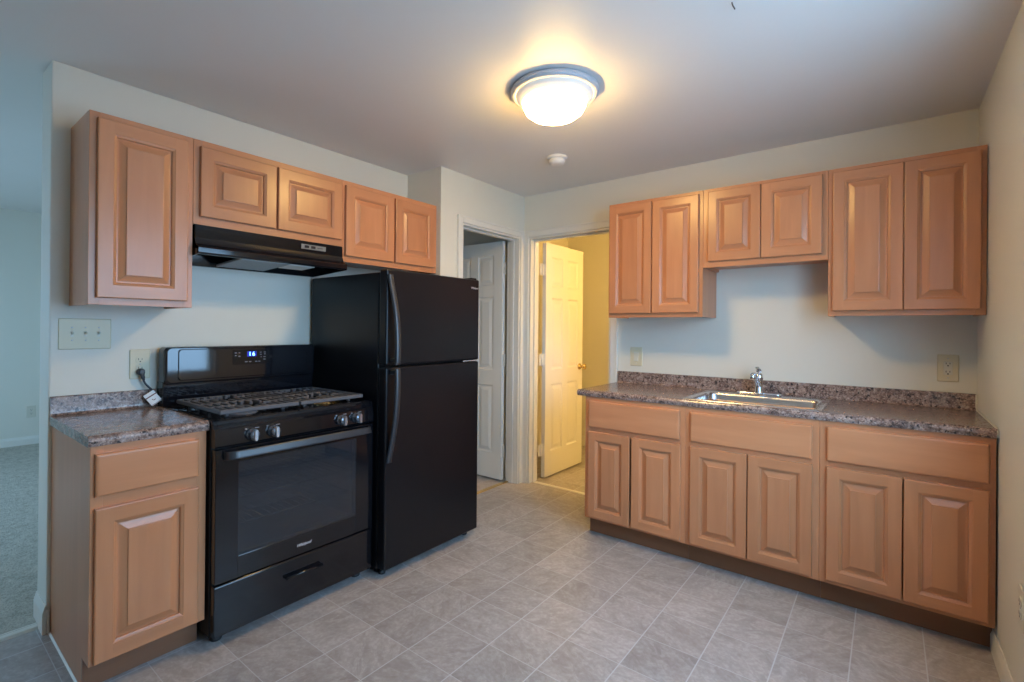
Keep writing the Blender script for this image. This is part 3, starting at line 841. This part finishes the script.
# storage drawer
b = BM(); box(b, .004, RW-.004, fd-.036, fd-.002, .048, .250, bev=.004)
sd_ = obj('storage_drawer', b, BLK, t)
b = BM(); tube(b, [(.300, fd-.051, .179), (.476, fd-.051, .179)], .0075, 12)
for x in (.304, .472): tube(b, [(x, fd-.034, .179), (x, fd-.051, .179)], .006, 10)
dhd = obj('handle', b, BLK, sd_)
b = BM(); box(b, .004, RW-.004, fd-.037, fd-.010, .250, .2535, bev=.001, seg=1)
obj('trim_strip', b, BLK, sd_)
for x in (.045, RW-.045):
    for y in (-.585, -.10):
        b = BM(); lathe(b, [(0, 0), (.022, 0), (.024, .004), (.022, .012), (.010, .016), (.009, .050), (0, .050)], Matrix.Translation((x, y, 0.0)), 20)
        obj('foot', b, RUBBER, t)
# backguard
b = BM()
box(b, 0, RW, -.085, -.012, .885, 1.030, bev=.004)
lo = []
for y, e in ((-.030, 0), (-.098, 0), (-.106, .004), (-.109, .012)):
    lo.append([(x, y, z) for x, z in rrect(e, RW-e, 1.018+e*.8, 1.196-e*.5, .020, 5)])
loft(b, lo, smooth=False)
bgd = obj('backguard', b, BLKG, t)
b = BM()
loft(b, [[(x, y, z) for x, z in rrect(.055+e, RW-.055-e, 1.034+e, 1.186-e, .014, 5)] for y, e in ((-.105, 0), (-.1115, .001), (-.1135, .004))])
obj('raised_panel', b, BLKG, bgd)
b = BM(); box(b, .02, RW-.02, -.088, -.083, .935, 1.008, bev=.002)
q = obj('vent_strip', b, BLKG, bgd)
b = BM()
loft(b, [[(x, y, z) for x, z in rrect(.304, .494, 1.098, 1.176, .008, 4)] for y in (-.112, -.1150)])
dp = obj('display_panel', b, BLK, t)
b = BM(); box(b, .376, .425, -.1156, -.1148, 1.139, 1.166)
obj('display_window', b, DGLOW, dp)
text('clock_digits', '16', .030, DIGIT, dp, FRONT(.400, -.1158, 1.152), extrude=.0003, spacing=1.25)
for x, z, w in ((.318, 1.160, .010), (.318, 1.146, .008), (.336, 1.160, .008), (.336, 1.142, .010), (.372, 1.112, .014), (.392, 1.112, .012), (.424, 1.112, .012), (.440, 1.112, .010),
                (.448, 1.160, .010), (.448, 1.148, .010), (.470, 1.160, .010), (.470, 1.150, .008), (.468, 1.135, .012), (.468, 1.122, .012), (.450, 1.135, .006)):
    b = BM(); box(b, x-w/2, x+w/2, -.1156, -.1148, z-.0022, z+.0022)
    obj('marking', b, PRINT, dp)

# power cord of the range
pc = thing('power_cord', 'black power cord with white tag plugged into the outlet beside the range', 'power cord', (XL, -2.634, 1.02), 90)
# local: x -> world y, -y -> world x ; root at outlet
b = BM()
loft(b, [[(px*s, -.006-d, pz*s2+.060) for px, pz in rrect(-.014, .014, -.014, .014, .012, 4)] for d, s, s2 in ((0, 1.15, 1.1), (.012, 1.2, 1.15), (.026, .95, 1.0), (.032, .6, .7))], smooth=True)
tube(b, curve([(0, -.026, .060), (.003, -.032, .040), (.008, -.030, .022)], 5), [.011]*4+[.0085]*4+[.006]*3, 10)
obj('plug', b, CORDM, pc)
b = BM()
tube(b, curve([(.006, -.031, .026), (.014, -.030, .006), (.030, -.036, -.016), (.044, -.048, -.034), (.054, -.050, -.052), (.058, -.045, -.075), (.056, -.030, -.088)], 6), .0045, 10)
obj('cord', b, CORDM, pc)
b = BM()
Mt = Matrix.Translation((.036, -.060, -.062)) @ Matrix.Rotation(R(-33), 4, 'Y') @ Matrix.Rotation(R(-16), 4, 'X')
tt = BM(); box(tt, -.024, .024, -.0012, .0012, -.030, .030, 0)
box(tt, -.024, .024, -.0016, -.0011, .009, .014, 1); box(tt, -.024, .024, -.0016, -.0011, -.0285, -.0265, 1)
box(tt, -.004, .007, -.0016, -.0011, -.012, -.009, 1); box(tt, -.007, -.002, -.0016, -.0011, -.007, -.004, 1)
merge(b, tt, None, Mt)
q = obj('paper_tag', b, [PAPER, REDINK], pc); q['label'] = 'white printed tag with a red band'

# ------------------------------------------------------------------ refrigerator
FY0, FW = -1.776, 0.733
t = thing('refrigerator', 'tall black top-freezer refrigerator right of the gas range', 'refrigerator', (XL, FY0, 0), 90)
b = BM(); box(b, .004, FW-.004, -.672, -.030, .030, 1.590, bev=.006)
obj('body', b, BLKF, t)
b = BM(); box(b, .010, FW-.010, -.684, -.672, .06, 1.085); box(b, .010, FW-.010, -.684, -.672, 1.112, 1.585)
obj('door_gasket', b, RUBBER, t)
fz = obj('freezer_door', (lambda b: (box(b, 0, FW, -.742, -.684, 1.103, 1.603, bev=.009, seg=3), b)[1])(BM()), BLKF, t)
fr = obj('fridge_door', (lambda b: (box(b, 0, FW, -.742, -.684, .040, 1.091, bev=.009, seg=3), b)[1])(BM()), BLKF, t)
def fhandle(zs):
    b = BM()
    pts = [(x, y, z) for x, y, z in zs]
    P = curve(pts, 8)
    w0, th = .0175, .008
    L = []
    for p in P: L.append([(p.x+dx*w0, p.y+dy*th, p.z) for dx, dy in ((-1, .5), (-.8, -.6), (-.3, -1), (.3, -1), (.8, -.6), (1, .5), (.7, 1), (-.7, 1))])
    loft(b, L, smooth=True)
    return b
za = [(.020, -.748, 1.575), (.021, -.752, 1.545), (.026, -.768, 1.470), (.031, -.788, 1.36), (.034, -.796, 1.25), (.035, -.796, 1.135), (.035, -.792, 1.108)]
b = fhandle(za); box(b, .026, .044, -.790, -.741, 1.118, 1.140, bev=.003); box(b, .010, .030, -.752, -.741, 1.545, 1.576, bev=.003)
obj('handle', b, HANDM, fz)
zb = [(.035, -.792, 1.088), (.035, -.796, 1.060), (.034, -.796, .95), (.031, -.788, .83), (.026, -.768, .71), (.021, -.752, .630), (.020, -.748, .600)]
b = fhandle(zb); box(b, .026, .044, -.790, -.741, 1.055, 1.078, bev=.003); box(b, .010, .030, -.752, -.741, .600, .632, bev=.003)
obj('handle', b, HANDM, fr)
text('lettering', 'Whirlpool', .0175, LOGOM, fz, FRONT(FW-.047, -.7424, 1.549), shear=.4, spacing=.92, bold=.00015)
b = BM(); box(b, FW-.140, FW-.002, -.735, -.672, 1.093, 1.101, bev=.001, seg=1); tube(b, [(FW-.030, -.715, 1.088), (FW-.030, -.715, 1.106)], .006, 10)
box(b, FW-.150, FW-.13, -.744, -.720, 1.091, 1.103, bev=.002)
q = obj('middle_hinge', b, CHROME, t); q['label'] = 'bright metal hinge between the two doors'
b = BM(); box(b, FW-.062, FW-.012, -.730, -.640, 1.592, 1.614, bev=.005)
obj('top_hinge_cover', b, BLKM, t)
b = BM(); box(b, .02, FW-.02, -.660, -.640, .006, .060)
obj('toe_grille', b, BLKM, t)
for x in (.040, FW-.050):
    for y in (-.675, -.09):
        b = BM(); lathe(b, [(0, 0), (.018, 0), (.019, .010), (.014, .016), (.012, .040), (0, .040)], Matrix.Translation((x, y, 0)), 18)
        obj('foot', b, RUBBER, t)

# ------------------------------------------------------------------ range hood
hx0, hw = .002, Y[2]-Y[1]-.006
t = thing('range_hood', 'black under-cabinet range hood above the gas range', 'range hood', (XL, Y[1]+.002, 1.560), 90)
z = lambda v: v-1.560
b = BM()
# shell: front band, cove running out to the lip, closed ends
prof = [(-.002, z(1.759)), (-.312, z(1.759)), (-.314, z(1.700)), (-.318, z(1.684)), (-.326, z(1.670)), (-.340, z(1.660)), (-.356, z(1.654)), (-.360, z(1.650)), (-.360, z(1.630)), (-.356, z(1.622)),
        (-.346, z(1.621)), (-.346, z(1.645)), (-.300, z(1.655)), (-.030, z(1.655)), (-.020, z(1.603)), (-.002, z(1.602))]
prism(b, prof, 'x', hx0, hw)
for x0, x1 in ((hx0, hx0+.004), (hw-.004, hw)):
    prism(b, [(-.002, z(1.759)), (-.312, z(1.759)), (-.314, z(1.700)), (-.326, z(1.670)), (-.356, z(1.654)), (-.360, z(1.630)), (-.346, z(1.621)), (-.002, z(1.602))], 'x', x0, x1)
hs = obj('shell', b, BLK, t)
b = BM(); prism(b, [(-.340, z(1.620)), (-.340, z(1.630)), (-.060, z(1.615)), (-.060, z(1.605))], 'x', .195, .440)
for k in range(13): prism(b, [(-.336, z(1.6185)), (-.336, z(1.621)), (-.064, z(1.606)), (-.064, z(1.6035))], 'x', .202+.019*k, .204+.019*k)
q = obj('grease_filter', b, FILTER, t); q['label'] = 'grey aluminium grease filter'
b = BM(); prism(b, [(-.340, z(1.619)), (-.340, z(1.635)), (-.210, z(1.630)), (-.210, z(1.612))], 'x', .445, .580)
q = obj('lamp_lens', b, WHITE, t); q['label'] = 'frosted lamp lens under the hood'
b = BM(); box(b, .515, .660, -.3185, -.311, z(1.716), z(1.742), bev=.001, seg=1)
sp = obj('switch_plate', b, SWPL, t); sp['label'] = 'small silvery switch plate'
for x in (.545, .583):
    b = BM(); box(b, x-.013, x+.013, -.3225, -.318, z(1.722), z(1.736), bev=.0015, seg=1)
    obj('rocker_switch', b, BLKM, sp)
b = BM(); box(b, .608, .640, -.3190, -.3180, z(1.7275), z(1.7305))
obj('marking', b, BLKM, sp)

# ------------------------------------------------------------------ wall plates
def plate(name, label, w, h, loc, rz, kind, m=IVORY):
    """plate front faces local -y; root at its lower middle"""
    t = thing(name, label, 'light switch' if kind in ('triple', 'rocker') else 'outlet', loc, rz)
    b = BM()
    loft(b, [[(x, y, zz) for x, zz in rrect(-w/2+e, w/2-e, e, h-e, .004, 3)] for y, e in ((-.0005, 0), (-.003, 0), (-.0055, .003))])
    obj('plate', b, m, t)
    c = h/2
    if kind == 'triple':
        for x in (-.046, 0, .046):
            b = BM(); box(b, x-.005, x+.005, -.0068, -.0050, c-.012, c+.012, 0)
            prism(b, [(-.005, c-.004), (-.005, c+.006), (-.019, c+.012), (-.021, c+.006)], 'x', x-.0035, x+.0035)
            q = obj('toggle', b, ALMOND, t)
            for zz in (c-.028, c+.028):
                b = BM(); lathe(b, [(0, .0015), (.0028, .001), (.003, 0)], Matrix.Translation((x, -.0055, zz)) @ Matrix.Rotation(R(90), 4, 'X'), 12)
                obj('screw', b, NICKEL, t)
    else:
        if kind == 'duplex':
            for s in (-1, 1):
                b = BM()
                loft(b, [[(x, y, zz) for x, zz in rrect(-.017, .017, c+s*.020-.0145, c+s*.020+.0145, .011, 4)] for y in (-.0050, -.0078)])
                q = obj('receptacle', b, m, t)
                b = BM()
                zc = c+s*.020
                box(b, -.0080, -.0058, -.0083, -.0070, zc-.001, zc+.008); box(b, .0058, .0080, -.0083, -.0070, zc-.001, zc+.007); box(b, -.0025, .0025, -.0083, -.0070, zc-.010, zc-.005)
                obj('slots', b, DARKS, q)
        else:
            b = BM(); box(b, -.0175, .0175, -.0075, -.0050, c-.034, c+.034, bev=.001, seg=1)
            ins = obj('insert', b, ALMOND, t)
            if kind == 'rocker':
                b = BM(); prism(b, [(-.0073, c-.029), (-.0115, c-.028), (-.0085, c), (-.0078, c+.029), (-.0073, c+.029)], 'x', -.0125, .0125)
                obj('rocker', b, ALMOND, ins)
            else:
                for zc in (c-.021, c+.021):
                    b = BM()
                    box(b, -.0085, -.0060, -.0081, -.0070, zc-.001, zc+.008); box(b, .0060, .0085, -.0081, -.0070, zc-.001, zc+.008); box(b, -.003, .003, -.0081, -.0070, zc-.011, zc-.005)
                    obj('slots', b, DARKS, ins)
        for zz in ((c,) if kind == 'duplex' else (c-.049, c+.049)):
            b = BM(); lathe(b, [(0, .0015), (.0028, .001), (.003, 0)], Matrix.Translation((0, -.0055, zz)) @ Matrix.Rotation(R(90), 4, 'X'), 12)
            obj('screw', b, NICKEL, t)
    return t
plate('light_switch', 'ivory triple toggle switch plate under the tall left upper cabinet', .182, .134, (XL, -2.836, 1.192), 90, 'triple')
plate('wall_outlet', 'ivory outlet with a plug in it left of the range', .082, .138, (XL, -2.634, 1.047), 90, 'duplex')
plate('light_switch', 'single rocker switch on the wall by the right doorway', .090, .136, (.075, 0, 1.038), 0, 'rocker')
plate('wall_outlet', 'ivory outlet above the right end of the sink counter', .083, .138, (1.733, 0, 1.048), 0, 'decora')
plate('wall_outlet', 'outlet low on the right wall at the photo edge', .082, .135, (XR, -1.075, .335), -90, 'duplex', ALMOND)
plate('wall_outlet', 'small outlet on the far living room wall', .075, .125, (-5.70, -2.385, .300), 90, 'duplex', ALMOND)

# ------------------------------------------------------------------ ceiling light, smoke detector, hook
t = thing('ceiling_light', 'lit round flush-mount ceiling light with frosted dome', 'ceiling light', (.267, -1.444, H), 0)
b = BM(); lathe(b, [(0, -.001), (.184, -.001), (.183, -.026), (.170, -.030), (.146, -.034), (0, -.034)], None, 56)
obj('pan', b, WHITE, t)
b = BM(); lathe(b, [(.192, -.001), (.200, -.003), (.204, -.012), (.202, -.024), (.196, -.031), (.186, -.033), (.181, -.028), (.183, -.012), (.192, -.001)], None, 72)
q = obj('trim_ring', b, RINGM, t); q['label'] = 'white metal trim ring coloured blue-grey for the window light on it'
b = BM(); lathe(b, [(.181, -.030), (.178, -.037), (.168, -.047), (.157, -.056), (.150, -.062), (.145, -.058)], None, 64)
q = obj('glass_collar', b, COLLAR, t); q['label'] = 'softly lit white glass collar between ring and dome'
b = BM(); lathe(b, [(.145, -.055), (.149, -.064), (.146, -.080), (.134, -.103), (.108, -.123), (.069, -.137), (.026, -.143), (0, -.1435)], None, 48)
q = obj('dome', b, DOME, t); q['label'] = 'glowing frosted glass dome'

t = thing('smoke_detector', 'small white round smoke detector on the ceiling behind the light', 'smoke detector', (-.195, -.668, H), 0)
b = BM(); lathe(b, [(0, -.001), (.066, -.001), (.068, -.006), (.064, -.014), (.050, -.018), (0, -.018)], None, 40)
obj('base', b, WHITE, t)
b = BM(); lathe(b, [(.046, -.016), (.052, -.022), (.051, -.038), (.044, -.048), (.028, -.052), (0, -.053)], None, 40)
obj('cover', b, WHITE, t)

t = thing('ceiling_hook', 'tiny brown hook on the ceiling at the top edge of the photo', 'hook', (1.070, -1.600, H), 0)
b = BM(); tube(b, curve([(0, 0, .0), (.002, .004, -.010), (.006, .012, -.018), (.004, .022, -.014)], 5), .0022, 8)
obj('hook', b, mat('brown_metal', (.16, .12, .10, 1), .45, metal=.6), t)
